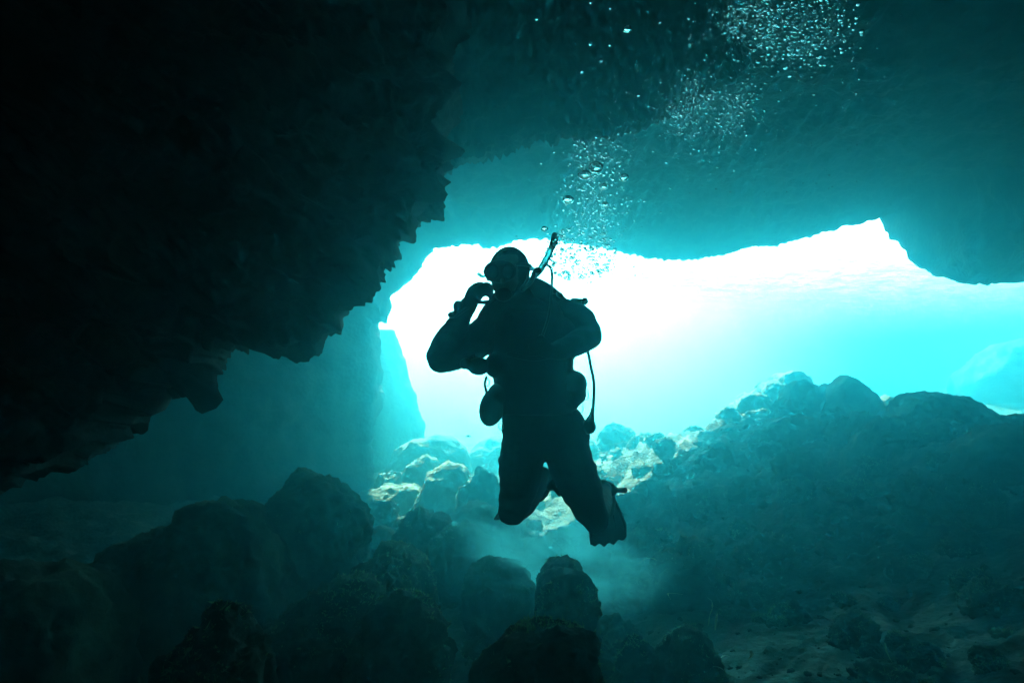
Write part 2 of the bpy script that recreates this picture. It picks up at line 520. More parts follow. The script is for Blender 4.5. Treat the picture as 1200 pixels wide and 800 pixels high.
boulder([(412, 600), (414, 470), (420, 392), (440, 384), (459, 388), (466, 410), (476, 445), (487, 480), (496, 515), (500, 590), (470, 620)], 23.5, 1.3,
        'tall pale rock pillar standing outside the cave mouth on the left', 6, 5, 0.03, name='rock_pillar', box=0.6)

B = boulder
B([(308, 625), (311, 590), (321, 565), (335, 551), (350, 554), (376, 565), (406, 580), (425, 598), (431, 614), (426, 640), (424, 700), (400, 790), (330, 800), (302, 700)], 6.7, 0.6,
  'tall angular boulder with pointed top, left of centre', 6, 11, 0.05, 500)
B([(86, 700), (105, 668), (135, 647), (165, 636), (195, 625), (214, 606), (240, 592), (266, 588), (286, 596), (302, 610), (320, 640), (330, 720), (300, 840), (200, 880), (90, 830)], 5.6, 0.8,
  'long humped dark boulder left of the tall pointed one', 6, 12, 0.05, 500)
B([(-70, 690), (0, 668), (40, 671), (75, 682), (97, 708), (118, 790), (90, 920), (-70, 940)], 4.1, 0.7,
  'low black boulder cut off by the left edge', 5, 13, 0.06)
B([(296, 755), (335, 722), (375, 697), (400, 686), (425, 683), (440, 692), (450, 720), (442, 770), (420, 840), (330, 860), (286, 810)], 4.1, 0.6,
  'broad weedy boulder in the lower left foreground', 6, 14, 0.09, 2600)
B([(424, 735), (440, 713), (465, 701), (490, 703), (508, 716), (520, 746), (523, 795), (512, 860), (450, 870), (424, 810)], 3.8, 0.4,
  'rounded weedy boulder right of the broad one, at the bottom', 6, 15, 0.08, 2600)
B([(398, 690), (420, 666), (445, 659), (470, 671), (489, 688), (492, 720), (440, 735), (402, 720)], 5.3, 0.45,
  'weedy boulder crest rising behind the two foreground boulders', 6, 16, 0.09, 1500)
B([(440, 650), (446, 638), (458, 637), (482, 650), (502, 664), (512, 677), (495, 700), (455, 695), (441, 672)], 6.2, 0.35,
  'tilted slab-like boulder below the tall pointed one', 5, 17, 0.06, 800)
B([(172, 850), (178, 800), (190, 776), (215, 755), (240, 735), (254, 717), (275, 718), (279, 735), (286, 755), (303, 766), (303, 800), (297, 860)], 2.3, 0.26,
  'jagged black rock poking up at the bottom left', 6, 18, 0.14, 3000)
B([(546, 850), (548, 802), (556, 786), (590, 765), (620, 741), (645, 732), (670, 735), (690, 742), (704, 757), (706, 785), (702, 860)], 2.35, 0.24,
  'black foreground rock with algae fringe, bottom centre', 6, 19, 0.05, 5200)
B([(624, 745), (628, 712), (635, 690), (641, 676), (660, 670), (690, 675), (698, 692), (702, 722), (696, 760), (630, 765)], 5.5, 0.35,
  'upright dark boulder directly below the diver', 5, 20, 0.07, 1200)
B([(631, 700), (634, 672), (648, 658), (668, 655), (680, 665), (684, 690), (660, 705)], 6.0, 0.3,
  'smaller boulder showing behind the upright one below the diver', 5, 21, 0.08, 1000)
B([(770, 820), (778, 762), (788, 741), (810, 735), (828, 745), (839, 766), (843, 830), (800, 850)], 5.1, 0.3,
  'dark stubby boulder beside the sandy patch', 5, 22, 0.08, 1200)
B([(726, 785), (734, 753), (748, 747), (765, 763), (774, 800), (760, 835), (735, 830)], 5.2, 0.25,
  'small leaning boulder between two others at bottom centre', 5, 23, 0.08, 1000)
# middle distance
B([(462, 650), (470, 615), (480, 600), (491, 595), (506, 606), (522, 606), (536, 632), (528, 670), (480, 675)], 9.5, 0.5,
  'dark knobbly boulder right of the tall pointed one', 5, 31, 0.09, 400)
B([(496, 660), (514, 627), (540, 615), (566, 625), (592, 662), (570, 695), (508, 695)], 8.4, 0.5,
  'domed boulder under the diver\'s left-hand knee', 5, 32, 0.07, 400)
B([(428, 640), (434, 622), (446, 617), (460, 625), (467, 655), (435, 665)], 10.2, 0.4,
  'small rounded boulder touching the tall pointed one', 5, 33, 0.08)
B([(540, 700), (552, 668), (580, 655), (612, 668), (626, 700), (610, 730), (560, 735)], 6.9, 0.4,
  'low boulder left of the upright one below the diver', 5, 34, 0.08, 500)
# far, near the mouth
B([(448, 575), (455, 540), (470, 523), (500, 515), (530, 513), (545, 524), (550, 560), (520, 590), (470, 590)], 19.5, 1.2,
  'large pale far boulder with sunlit top at the foot of the pillar', 5, 35, 0.05)
B([(492, 620), (497, 572), (505, 552), (518, 543), (540, 543), (550, 555), (556, 595), (545, 625)], 15.0, 0.8,
  'blocky blue-green boulder in front of the large pale one', 5, 36, 0.06)
B([(416, 615), (421, 581), (440, 574), (465, 571), (490, 571), (505, 590), (500, 625), (425, 630)], 16.0, 0.9,
  'flat-topped far boulder left of the blocky one', 5, 37, 0.05, box=0.55)
B([(466, 590), (472, 562), (486, 540), (500, 533), (511, 541), (516, 575), (500, 600)], 17.6, 0.7,
  'pale domed far boulder between the flat-topped and large ones', 5, 38, 0.05)
B([(549, 620), (553, 562), (561, 548), (576, 555), (588, 577), (592, 620), (565, 635)], 13.5, 0.6,
  'far boulder half hidden by the diver\'s thigh', 5, 39, 0.06)
B([(548, 560), (553, 527), (575, 515), (602, 516), (625, 524), (640, 550), (600, 570)], 21.5, 1.2,
  'sunlit far boulder behind the diver\'s hips', 5, 40, 0.05)
B([(520, 640), (530, 606), (560, 592), (590, 600), (612, 630), (590, 660), (535, 662)], 11.0, 0.6,
  'weathered boulder behind the diver\'s left-hand knee', 5, 41, 0.07)
# right-hand ridge
B([(966, 505), (974, 468), (976, 452), (987, 439), (1000, 445), (1016, 458), (1032, 472), (1034, 500), (1000, 515)], 14.5, 0.6,
  'pointed boulder crowning the right-hand ridge', 5, 51, 0.02, fine=0.5)
B([(912, 505), (920, 470), (925, 451), (936, 445), (950, 452), (960, 466), (962, 500), (930, 512)], 14.9, 0.6,
  'square-headed boulder left of the ridge\'s pointed boulder', 5, 52, 0.05)
B([(950, 490), (955, 463), (962, 452), (970, 450), (977, 460), (980, 488)], 15.3, 0.35,
  'small round boulder between the square and pointed ridge boulders', 4, 53, 0.05)
B([(870, 490), (886, 460), (905, 446), (925, 436), (947, 441), (955, 470), (920, 495)], 18.5, 1.0,
  'pale far boulder behind the left shoulder of the ridge', 5, 54, 0.06)
B([(1046, 545), (1053, 482), (1062, 465), (1080, 461), (1106, 463), (1140, 472), (1161, 486), (1170, 510), (1160, 550), (1100, 570)], 11.6, 1.0,
  'broad smooth boulder on the right end of the ridge', 6, 55, 0.035)
B([(1110, 600), (1122, 540), (1150, 508), (1182, 499), (1220, 506), (1270, 545), (1260, 640), (1140, 640)], 8.6, 0.8,
  'black boulder cut off by the right edge', 5, 56, 0.05)
B([(992, 590), (1002, 520), (1012, 502), (1040, 500), (1076, 512), (1097, 532), (1100, 580), (1030, 605)], 10.4, 0.5,
  'tilted slab below the broad smooth ridge boulder', 5, 57, 0.04, box=0.6)
B([(855, 505), (863, 470), (872, 462), (890, 461), (906, 473), (908, 505)], 16.8, 0.6,
  'boulder on the pale left flank of the ridge', 5, 58, 0.06)
B([(832, 515), (840, 490), (850, 478), (863, 482), (870, 512)], 16.2, 0.45,
  'low boulder at the left foot of the ridge', 5, 59, 0.07)
B([(1026, 500), (1032, 470), (1041, 462), (1050, 469), (1056, 500)], 17.0, 0.4,
  'small pale boulder in the notch of the ridge', 4, 60, 0.06)
B([(880, 545), (890, 505), (925, 490), (962, 500), (975, 540), (930, 565)], 13.2, 0.7,
  'wide blue-grey boulder below the square-headed one', 5, 61, 0.06)
B([(1150, 425), (1130, 452), (1150, 490), (1230, 500), (1300, 470), (1290, 420), (1220, 408)], 30.0, 3.0,
  'distant greenish reef slope behind the right end of the ridge', 5, 62, 0.06, name='far_reef')

# scattered boulders of the slope and floor
protos = []
for k in range(7):
    S, Fq = ico(5)
    sc = np.array((1.0, rng.uniform(0.7, 1.0), rng.uniform(0.55, 0.85)))
    V = S * sc
    for q in range(5):                              # a few flat breaks
        n = rng.normal(size=3); n /= np.linalg.norm(n)
        hgt = rng.uniform(0.55, 0.8)
        dist = V @ n - hgt
        V = V - np.clip(dist, 0, None)[:, None] * n * 0.85
    Nn = vnormals(V, Fq)
    V = V + Nn * (0.22 * fbm(V, 1.6, 4, 0.55, 200 + k) + 0.22 * (fbm(V, 3.2, 4, 0.6, 220 + k, True) - 0.35) + 0.12 * fbm(V, 9, 3, 0.6, 240 + k))[:, None]
    m = mesh_np('boulder', V, Fq); m.materials.append(M_ROCK)
    m.polygons.foreach_set('use_smooth', np.ones(len(m.polygons), bool))
    protos.append((m, V, Fq))
SPOTS = [(470, 600, 'under the rock pillar'), (560, 560, 'behind the diver\'s thighs'), (540, 700, 'left of the upright boulder below the diver'),
         (740, 530, 'on the sunlit crest right of the diver'), (740, 600, 'behind the diver\'s right-hand fin'), (760, 690, 'between the upright boulder and the sand patch'),
         (850, 540, 'on the pale left flank of the ridge'), (860, 630, 'midway up the slope above the sand patch'), (970, 520, 'just under the ridge\'s pointed boulder'),
         (980, 600, 'midway up the slope below the tilted slab'), (1100, 580, 'below the broad smooth ridge boulder'), (1120, 680, 'in the dark lower right of the slope'),
         (980, 720, 'right of the sand patch'), (900, 770, 'at the edge of the sand patch'), (1110, 770, 'in the bottom right corner')]
placed = 0
tries = 0
spots = []
while placed < 200 and tries < 9000:
    tries += 1
    y = 4.6 + 15.5 * rng.random() ** 1.15
    x = y * rng.uniform(-0.22, 0.80)
    if x < 0.02 * y and y < 6.5 and x > -0.1:
        continue
    if abs(x - 2.0) < 0.75 and 4.7 < y < 6.2 and rng.random() < 0.93:      # keep the sand patch clear
        continue
    r = 0.10 + 0.38 * rng.random() ** 2.2 + 0.010 * y
    if y < 7: r *= 0.6
    if any((x - a) ** 2 + (y - b) ** 2 < (0.62 * (r + c)) ** 2 for a, b, c in spots):
        continue
    spots.append((x, y, r))
    m, V, Fq = protos[placed % 7]
    o = bpy.data.objects.new('boulder', m)
    col.objects.link(o)
    gz = float(ground_z(x, y)[0])
    o.location = (x, y, gz + 0.12 * r)
    o.rotation_euler = (rng.uniform(-0.35, 0.35), rng.uniform(-0.35, 0.35), rng.uniform(0, 6.28))
    o.scale = (r, r, r * rng.uniform(0.8, 1.15))
    u_, v_ = 600 + F_PX * x / y, 460 - F_PX * gz / y
    where = min(SPOTS, key=lambda q: (q[0] - u_) ** 2 + (q[1] - v_) ** 2)[2]
    tag(o, 'weed-covered rubble boulder ' + where, 'boulder', 'rubble boulders ' + where)
    if y < 10:
        Mx = np.array(Matrix.LocRotScale(o.location, o.rotation_euler.to_quaternion(), o.scale))
        turf_src.append((V @ Mx[:3, :3].T + Mx[:3, 3], Fq, 500))
    placed += 1

# rubble: small stones nobody could count
def build_rubble():
    S, Fq = ico(2)
    VV, FF, off = [], [], 0
    for k in range(3600):
        y = 3.2 + 16 * rng.random() ** 1.5
        x = y * rng.uniform(-0.25, 0.85)
        r = (0.012 + 0.07 * rng.random() ** 4) * (0.6 + 0.08 * y)
        if y < 7.5: r *= 0.55
        V = S * np.array((1, rng.uniform(0.6, 1), rng.uniform(0.4, 0.8))) * r
        V = V + S * (0.6 * r * vnoise(S * 2.2 + k * 1.7, 5))[:, None]
        a = rng.uniform(0, 6.28)
        V = np.stack([V[:, 0] * math.cos(a) - V[:, 1] * math.sin(a), V[:, 0] * math.sin(a) + V[:, 1] * math.cos(a), V[:, 2]], -1)
        VV.append((V, x, y, r)); FF.append(Fq + off); off += len(S)
    gz = ground_z(np.array([v[1] for v in VV]), np.array([v[2] for v in VV]))
    VV = [v + np.array((x, y, z + 0.15 * r)) for (v, x, y, r), z in zip(VV, gz)]
    tag(link('rubble', mesh_np('rubble', np.concatenate(VV), np.concatenate(FF)), M_ROCK), 'loose stones strewn over the cave floor', 'rubble', kind='stuff')
build_rubble()

# algae turf on the rocks: thin short blades
M_ALGAE = plain_mat('algae_green', (0.10, 0.17, 0.075), 0.8, 0.2, 0.5)
def backlit(m, w):
    N, L = m.node_tree.nodes, m.node_tree.links
    b = N['Principled BSDF']
    t = N.new('ShaderNodeBsdfTranslucent'); L.new(b.inputs['Base Color'].links[0].from_socket, t.inputs['Color'])
    x = N.new('ShaderNodeMixShader'); x.inputs[0].default_value = w
    L.new(b.outputs[0], x.inputs[1]); L.new(t.outputs[0], x.inputs[2])
    L.new(x.outputs[0], N['Material Output'].inputs['Surface'])
backlit(M_ALGAE, 0.5)
def build_turf():
    VV, FF, off = [], [], 0
    src = list(turf_src)
    for V, Fq, n in src:
        a, b, c = V[Fq[:, 0]], V[Fq[:, 1]], V[Fq[:, 2]]
        nn = np.cross(b - a, c - a); ar = np.linalg.norm(nn, axis=1); nn = nn / (ar[:, None] + 1e-12)
        w = ar * np.clip(nn[:, 2] + 0.45, 0.0, None)
        patch = np.clip(fbm((a + b + c) / 3, 3.0, 4, 0.6, 77) * 2.0, 0.01, 1) ** 1.3
        n = int(n * 0.6)
        w = w * patch; w /= w.sum()
        idx = rng.choice(len(Fq), n, p=w)
        r1, r2 = rng.random(n), rng.random(n)
        s = np.sqrt(r1)
        P = a[idx] * (1 - s)[:, None] + b[idx] * (s * (1 - r2))[:, None] + c[idx] * (s * r2)[:, None]
        dirn = nn[idx] + rng.normal(0, 0.55, (n, 3)); dirn[:, 2] += 0.3
        dirn /= np.linalg.norm(dirn, axis=1, keepdims=True)
        side = np.cross(dirn, rng.normal(size=(n, 3))); side /= np.linalg.norm(side, axis=1, keepdims=True)
        dist = P[:, 1:2]
        h = rng.uniform(0.006, 0.024, (n, 1)) * (0.7 + 0.09 * dist); wd = rng.uniform(0.0015, 0.004, (n, 1)) * (0.6 + 0.14 * dist)
        P = P - dirn * 0.004
        bend = rng.normal(0, 0.4, (n, 3)) * h
        Q = np.stack([P - side * wd, P + side * wd, P + dirn * h * 0.6 + side * wd * 0.8, P + dirn * h + bend], 1)
        VV.append(Q.reshape(-1, 3)); FF.append((np.arange(n)[:, None] * 4 + np.array((0, 1, 2, 3))) + off); off += n * 4
    tag(link('algae_turf', mesh_np('algae_turf', np.concatenate(VV), np.concatenate(FF)), M_ALGAE, smooth=False), 'short green algae turf growing on the rocks', 'algae', kind='stuff')
build_turf()

# ------------------------------------------------------------------ diver
M_SUIT = plain_mat('neoprene_black', (0.012, 0.013, 0.014), 0.75, 0.25)
M_SKIN = plain_mat('skin', (0.07, 0.05, 0.04), 0.5, 0.4, 0.1)
M_GEAR = plain_mat('nylon_black', (0.018, 0.018, 0.02), 0.6, 0.35)
M_RUB = plain_mat('rubber_black', (0.014, 0.014, 0.014), 0.4, 0.4)
M_METAL = plain_mat('steel', (0.45, 0.45, 0.46), 0.3, 0.5)
M_METAL.node_tree.nodes['Principled BSDF'].inputs['Metallic'].default_value = 0.9
M_TANK = plain_mat('tank_paint', (0.25, 0.26, 0.27), 0.4, 0.5)
M_CYAN = plain_mat('clear_cyan_plastic', (0.10, 0.42, 0.45), 0.3, 0.5, 0.1)
M_CYAN.node_tree.nodes['Principled BSDF'].inputs['Transmission Weight'].default_value = 0.75
M_FIN = plain_mat('fin_rubber', (0.02, 0.022, 0.024), 0.45, 0.4)
M_BLADE = plain_mat('fin_blade', (0.09, 0.11, 0.115), 0.45, 0.4)
M_FINL = plain_mat('fin_rib_grey', (0.25, 0.28, 0.3), 0.5, 0.4)
M_LENS = plain_mat('lens_glass', (0.02, 0.03, 0.035), 0.08, 0.6)

D0 = 3.3
def D(u, v, dy=0.0):
    return PX(u, v, D0 + dy)

def catmull(P, n):
    P = np.asarray(P, float)
    if len(P) == 2:
        t = np.linspace(0, 1, n)[:, None]
        return P[0] * (1 - t) + P[1] * t
    Q = np.vstack([2 * P[0] - P[1], P, 2 * P[-1] - P[-2]])
    out = []
    m = len(P) - 1
    for t in np.linspace(0, m - 1e-6, n):
        i = int(t); f = t - i
        a, b, c, d = Q[i], Q[i + 1], Q[i + 2], Q[i + 3]
        out.append(0.5 * (2 * b + (c - a) * f + (2 * a - 5 * b + 4 * c - d) * f * f + (3 * b - a - 3 * c + d) * f ** 3))
    return np.array(out)

def tube(points, radii, n=24, seg=16, cap=True):
    """round tube through points with radii, hemispherical ends"""
    C = catmull(np.c_[np.asarray(points, float), np.asarray(radii, float)], n)
    P, r = C[:, :3], np.maximum(C[:, 3], 1e-4)
    T = np.gradient(P, axis=0); T /= np.linalg.norm(T, axis=1, keepdims=True)
    if cap:
        a = [math.cos(x) for x in (1.45, 1.1, 0.75, 0.4)]
        b = [math.sin(x) for x in (1.45, 1.1, 0.75, 0.4)]
        P0 = [P[0] - T[0] * r[0] * bb for bb in b]; R0 = [r[0] * aa for aa in a]
        P1 = [P[-1] + T[-1] * r[-1] * bb for bb in b[::-1]]; R1 = [r[-1] * aa for aa in a[::-1]]
        P = np.vstack([P0, P, P1]); r = np.r_[R0, r, R1]
        T = np.vstack([[T[0]] * 4, T, [T[-1]] * 4])
    up = np.array((0.3, 0.9, 0.25)); N1 = None
    rings = []
    for p, t, rr in zip(P, T, r):
        if N1 is None:
            N1 = np.cross(t, up); N1 /= np.linalg.norm(N1)
        N1 = N1 - t * (N1 @ t); N1 /= np.linalg.norm(N1)
        N2 = np.cross(t, N1)
        a = np.linspace(0, 2 * np.pi, seg, endpoint=False)[:, None]
        rings.append(p + rr * (np.cos(a) * N1 + np.sin(a) * N2))
    V = np.vstack(rings)
    Fq = grid_faces(len(P), seg, False, True)
    k = len(V)
    V = np.vstack([V, P[0], P[-1]])
    a = np.arange(seg)
    F0 = np.stack([np.full(seg, k), (a + 1) % seg, a, a], -1)
    l = (len(P) - 1) * seg
    F1 = np.stack([np.full(seg, k + 1), l + a, l + (a + 1) % seg, l + (a + 1) % seg], -1)
    return V, Fq, np.vstack([F0, F1])[:, :3]

def ellips(c, r, rot=None, sub=3):
    S, Fq = ico(sub)
    V = S * np.asarray(r)
    if rot is not None:
        V = V @ np.array(Matrix.Rotation(rot[1], 3, rot[0])).T
    return V + np.asarray(c), np.zeros((0, 4), int), Fq

def loft(sections, n=40, seg=28):
    """horizontal elliptical sections: (centre xyz, half-width, half-depth)"""
    A = np.array([(*c, a, b) for c, a, b in sections], float)
    C = catmull(A, n)
    ang = np.linspace(0, 2 * np.pi, seg, endpoint=False)
    V = np.vstack([np.stack([c[0] + c[3] * np.cos(ang), c[1] + c[4] * np.sin(ang), np.full(seg, c[2])], -1) for c in C])
    Fq = grid_faces(n, seg, False, True)
    k = len(V); V = np.vstack([V, C[0, :3], C[-1, :3]])
    a = np.arange(seg); l = (n - 1) * seg
    Ft = np.vstack([np.stack([np.full(seg, k), (a + 1) % seg, a], -1), np.stack([np.full(seg, k + 1), l + a, l + (a + 1) % seg], -1)])
    return V, Fq, Ft

def join(parts):
    V, F, off = [], [], 0
    for v, q, t in parts:
        V.append(v)
        F += [tuple(int(i) + off for i in f) for f in q] + [tuple(int(i) + off for i in f) for f in t]
        off += len(v)
    m = bpy.data.meshes.new('part')
    m.from_pydata(np.vstack(V).tolist(), [], F)
    m.update()
    bm = bmesh.new(); bm.from_mesh(m); bmesh.ops.recalc_face_normals(bm, faces=bm.faces); bm.to_mesh(m); bm.free()
    return m

def fuse(parts, voxel, smooth=4):
    """one continuous surface out of overlapping volumes"""
    m = join(parts)
    o = bpy.data.objects.new('tmp', m); col.objects.link(o)
    md = o.modifiers.new('r', 'REMESH'); md.mode = 'VOXEL'; md.voxel_size = voxel
    sm = o.modifiers.new('s', 'SMOOTH'); sm.iterations = smooth; sm.factor = 0.5
    dg = bpy.context.evaluated_depsgraph_get()
    me = bpy.data.meshes.new_from_object(o.evaluated_get(dg))
    bpy.data.objects.remove(o); bpy.data.meshes.remove(m)
    return me

ROOT = Vector(D(640, 612, 0.0))
def part(name, mesh, mat, parent):
    mesh.name = name
    o = link(name, mesh, mat)
    o.parent = parent
    if parent.type == 'EMPTY':
        o.matrix_parent_inverse = Matrix.Translation(-ROOT)
    return o

def build_diver():
    root = bpy.data.objects.new('person', None)
    col.objects.link(root)
    root.location = ROOT
    tag(root, 'scuba diver in black wetsuit, knees bent, one hand raised to the mask', 'person')
    px = 1 / 242.0
    P = []
    # torso, neck, head
    P.append(loft([((*D(604, 338)[:2], D(604, 338)[2]), 18 * px, 0.065), (D(607, 350), 24 * px, 0.075), (D(617, 361), 46 * px, 0.10), (D(623, 374), 60 * px, 0.12), (D(625, 395), 60 * px, 0.135),
                   (D(624, 430), 45 * px, 0.135), (D(629, 465), 42 * px, 0.125), (D(637, 495), 50 * px, 0.135), (D(640, 518), 51 * px, 0.135), (D(640, 536), 44 * px, 0.11)]))
    P.append(ellips(D(597, 318, -0.02), (22.5 * px, 0.115, 27 * px)))
    P.append(ellips(D(592, 332, -0.06), (15 * px, 0.075, 17 * px)))           # jaw
    P.append(ellips(D(589, 326, -0.145), (4 * px, 0.022, 6 * px)))            # nose
    # right arm (image left), raised to the mask
    P.append(tube([D(580, 380, 0), D(566, 394, -0.02), D(540, 411, -0.06), D(517, 420, -0.09)], [0.085, 0.088, 0.082, 0.070]))
    P.append(tube([D(517, 419, -0.09), D(526, 399, -0.12), D(539, 376, -0.16), D(551, 355, -0.19)], [0.072, 0.066, 0.050, 0.036]))
    P.append(tube([D(550, 357, -0.19), D(556, 345, -0.20), D(562, 339, -0.20)], [0.034, 0.040, 0.036], 10))
    for k, (u0, v0, u1, v1, u2, v2, dy) in enumerate([(562, 334, 571, 332, 576, 337, -0.235), (563, 337, 573, 336, 578, 342, -0.215), (563, 341, 573, 341, 578, 347, -0.195), (562, 345, 571, 346, 576, 351, -0.175)]):
        P.append(tube([D(u0 - 5, v0 + 3, dy + 0.02), D(u0, v0, dy), D(u1, v1, dy - 0.01), D(u2, v2, dy + 0.01)], [0.012, 0.0115, 0.0105, 0.0085], 14, 10))
    P.append(tube([D(556, 351, -0.225), D(564, 354, -0.25), D(572, 353, -0.25)], [0.013, 0.012, 0.009], 10, 10))    # thumb
    # left arm (image right), elbow out, hand in front of the chest
    P.append(tube([D(662, 366, 0), D(674, 373, 0), D(684, 385, 0.0), D(689, 394, -0.02)], [0.075, 0.082, 0.074, 0.066]))
    P.append(tube([D(689, 395, -0.02), D(675, 403, -0.11), D(658, 410, -0.20), D(646, 412, -0.25)], [0.066, 0.058, 0.046, 0.034]))
    P.append(tube([D(647, 412, -0.25), D(640, 411, -0.27), D(633, 408, -0.28)], [0.033, 0.038, 0.034], 10))
    for k in range(4):
        v0 = 402 + 4.2 * k
        P.append(tube([D(637, v0 + 1, -0.28), D(629, v0, -0.29), D(622, v0 + 1, -0.285), D(620, v0 + 3, -0.262)], [0.0115, 0.011, 0.0105, 0.0085], 14, 10))
    P.append(tube([D(641, 403, -0.285), D(635, 397, -0.30), D(629, 396, -0.30)], [0.013, 0.012, 0.009], 10, 10))
    # legs: thighs down and forward, shins folded back
    P.append(tube([D(616, 512, 0), D(612, 535, -0.02), D(609, 565, -0.07), D(604, 588, -0.11), D(601, 598, -0.12)], [0.105, 0.108, 0.098, 0.080, 0.066]))
    P.append(tube([D(601, 598, -0.11), D(612, 588, 0.03), D(626, 571, 0.18), D(636, 556, 0.30)], [0.066, 0.068, 0.056, 0.043]))
    P.append(tube([D(636, 555, 0.29), D(638, 560, 0.34), D(636, 572, 0.40), D(631, 582, 0.45)], [0.045, 0.045, 0.042, 0.030], 14))
    P.append(tube([D(660, 512, 0), D(667, 535, -0.02), D(680, 570, -0.06), D(691, 596, -0.09), D(698, 608, -0.10)], [0.108, 0.112, 0.100, 0.080, 0.066]))
    P.append(tube([D(697, 606, -0.10), D(700, 596, 0.04), D(704, 584, 0.18), D(706, 572, 0.30)], [0.066, 0.066, 0.056, 0.043]))
    P.append(tube([D(706, 571, 0.29), D(708, 576, 0.34), D(710, 588, 0.40), D(711, 598, 0.44)], [0.045, 0.045, 0.042, 0.030], 14))
    me = fuse(P, 0.0085, 3)
    bv = np.empty(len(me.vertices) * 3); me.vertices.foreach_get('co', bv); bv = bv.reshape(-1, 3)
    bn = np.empty(len(me.vertices) * 3); me.vertices.foreach_get('normal', bn); bn = bn.reshape(-1, 3)
    bv = bv + bn * (0.006 * fbm(bv * np.array((1, 1, 1.8)), 16, 2, 0.5, 91) + 0.007 * fbm(bv, 7, 2, 0.5, 95))[:, None]
    me.vertices.foreach_set('co', bv.ravel().astype(np.float32)); me.update()
    body = part('body', me, M_SUIT, root)
    me.materials.append(M_SKIN)
    hc = D(592, 322, -0.05)
    co = np.empty(len(me.polygons) * 3); me.polygons.foreach_get('center', co); co = co.reshape(-1, 3)
    face = (np.abs(co[:, 0] - hc[0]) < 0.062) & (np.abs(co[:, 2] - hc[2]) < 0.085) & (co[:, 1] < hc[1] - 0.045)
    hand = ((np.linalg.norm(co - D(568, 344, -0.215), axis=1) < 0.045) | (np.linalg.norm(co - D(628, 404, -0.285), axis=1) < 0.055)) & ~face
    me.polygons.foreach_set('material_index', face.astype(np.int32))

    # hood
    S, Fq = ico(4)
    V = S * np.array((24.0 * px, 0.122, 28.5 * px)) + D(597, 318, -0.015)
    keep = ~((S[:, 1] < -0.45) & (S[:, 2] < 0.62))
    fk = keep[Fq].all(1)
    hm = mesh_np('hood', V, Fq[fk])
    hood = part('hood', hm, M_SUIT, root)
    sol = hood.modifiers.new('t', 'SOLIDIFY'); sol.thickness = 0.005

    # mask: frame, lens, strap
    mk = part('mask', fuse([ellips(D(586, 318, -0.135), (19 * px, 0.045, 13 * px)), ellips(D(577, 321, -0.10), (7 * px, 0.06, 9 * px)),
                            ellips(D(572, 322, -0.085), (3.2 * px, 0.03, 7.5 * px))], 0.006, 2), M_RUB, root)
    for du in (-8, 9):
        ln = link('lens', join([ellips(D(586 + du, 318, -0.172), (7 * px, 0.012, 8 * px))]), M_LENS); ln.parent = mk
    a = np.linspace(0.35, 2 * np.pi - 0.35 - 0.9, 30)
    st = [D(597, 316, -0.015) + np.array((25 * px * math.cos(t - math.pi / 2), 0.125 * math.sin(t - math.pi / 2), 0.02 * math.sin(t / 2))) for t in a]
    sp = link('strap', join([tube(st, [0.008] * len(st), 60, 8)]), M_RUB); sp.parent = mk
    tb = link('strap_end', join([tube([D(571, 322, -0.09), D(566, 324, -0.10), D(561, 321, -0.10)], [0.006, 0.006, 0.008], 10, 8)]), M_CYAN); tb.parent = mk
    sb = link('buckle', join([tube([D(618, 314, -0.02), D(624, 315, -0.03)], [0.012, 0.010], 6, 10)]), M_CYAN); sb.parent = mk

    # snorkel: tube, cap, mouth hose
    sn = part('snorkel', join([tube([D(628, 322, -0.06), D(633, 316, -0.06), D(639, 306, -0.06), D(644, 296, -0.055), D(647, 287, -0.05)], [0.015, 0.016, 0.016, 0.0155, 0.015], 30, 14)]), M_CYAN, root)
    cp = link('cap', join([tube([D(647, 289, -0.05), D(649.5, 282, -0.05), D(650, 276, -0.05)], [0.017, 0.019, 0.016], 14, 14)]), M_RUB); cp.parent = sn
    pv = link('purge_valve', join([ellips(D(630, 317, -0.065), (0.02, 0.018, 0.016)), tube([D(626, 320, -0.06), D(622, 330, -0.10), D(612, 340, -0.15)], [0.012, 0.011, 0.010], 14, 10)]), M_RUB); pv.parent = sn

    # regulator at the mouth and its hose
    rg = part('regulator', fuse([ellips(D(590, 345, -0.165), (0.042, 0.028, 0.034)), tube([D(590, 343, -0.10), D(590, 345, -0.16)], [0.022, 0.026], 8)], 0.006, 1), M_RUB, root)
    pc = link('purge_cover', join([ellips(D(590, 345, -0.192), (0.026, 0.008, 0.022))]), M_GEAR); pc.parent = rg
    rh = link('hose', join([tube([D(582, 347, -0.165), D(566, 362, -0.13), D(566, 372, -0.02), D(590, 366, 0.14), D(618, 362, 0.19)], [0.006] * 5, 40, 10)]), M_RUB); rh.parent = rg
    hl = part('inflator_hose', join([tube([D(628, 319, 0.10), D(634, 312, 0.08), D(641, 310.5, 0.05), D(646, 316, 0.02), D(647, 328, -0.02), D(646, 345, -0.09), D(643, 370, -0.15), D(634, 398, -0.26)], [0.0065] * 8, 60, 10)]), M_RUB, root)
    ih = link('inflator', join([tube([D(634, 396, -0.265), D(630, 412, -0.275)], [0.016, 0.014], 8, 12)]), M_RUB); ih.parent = hl

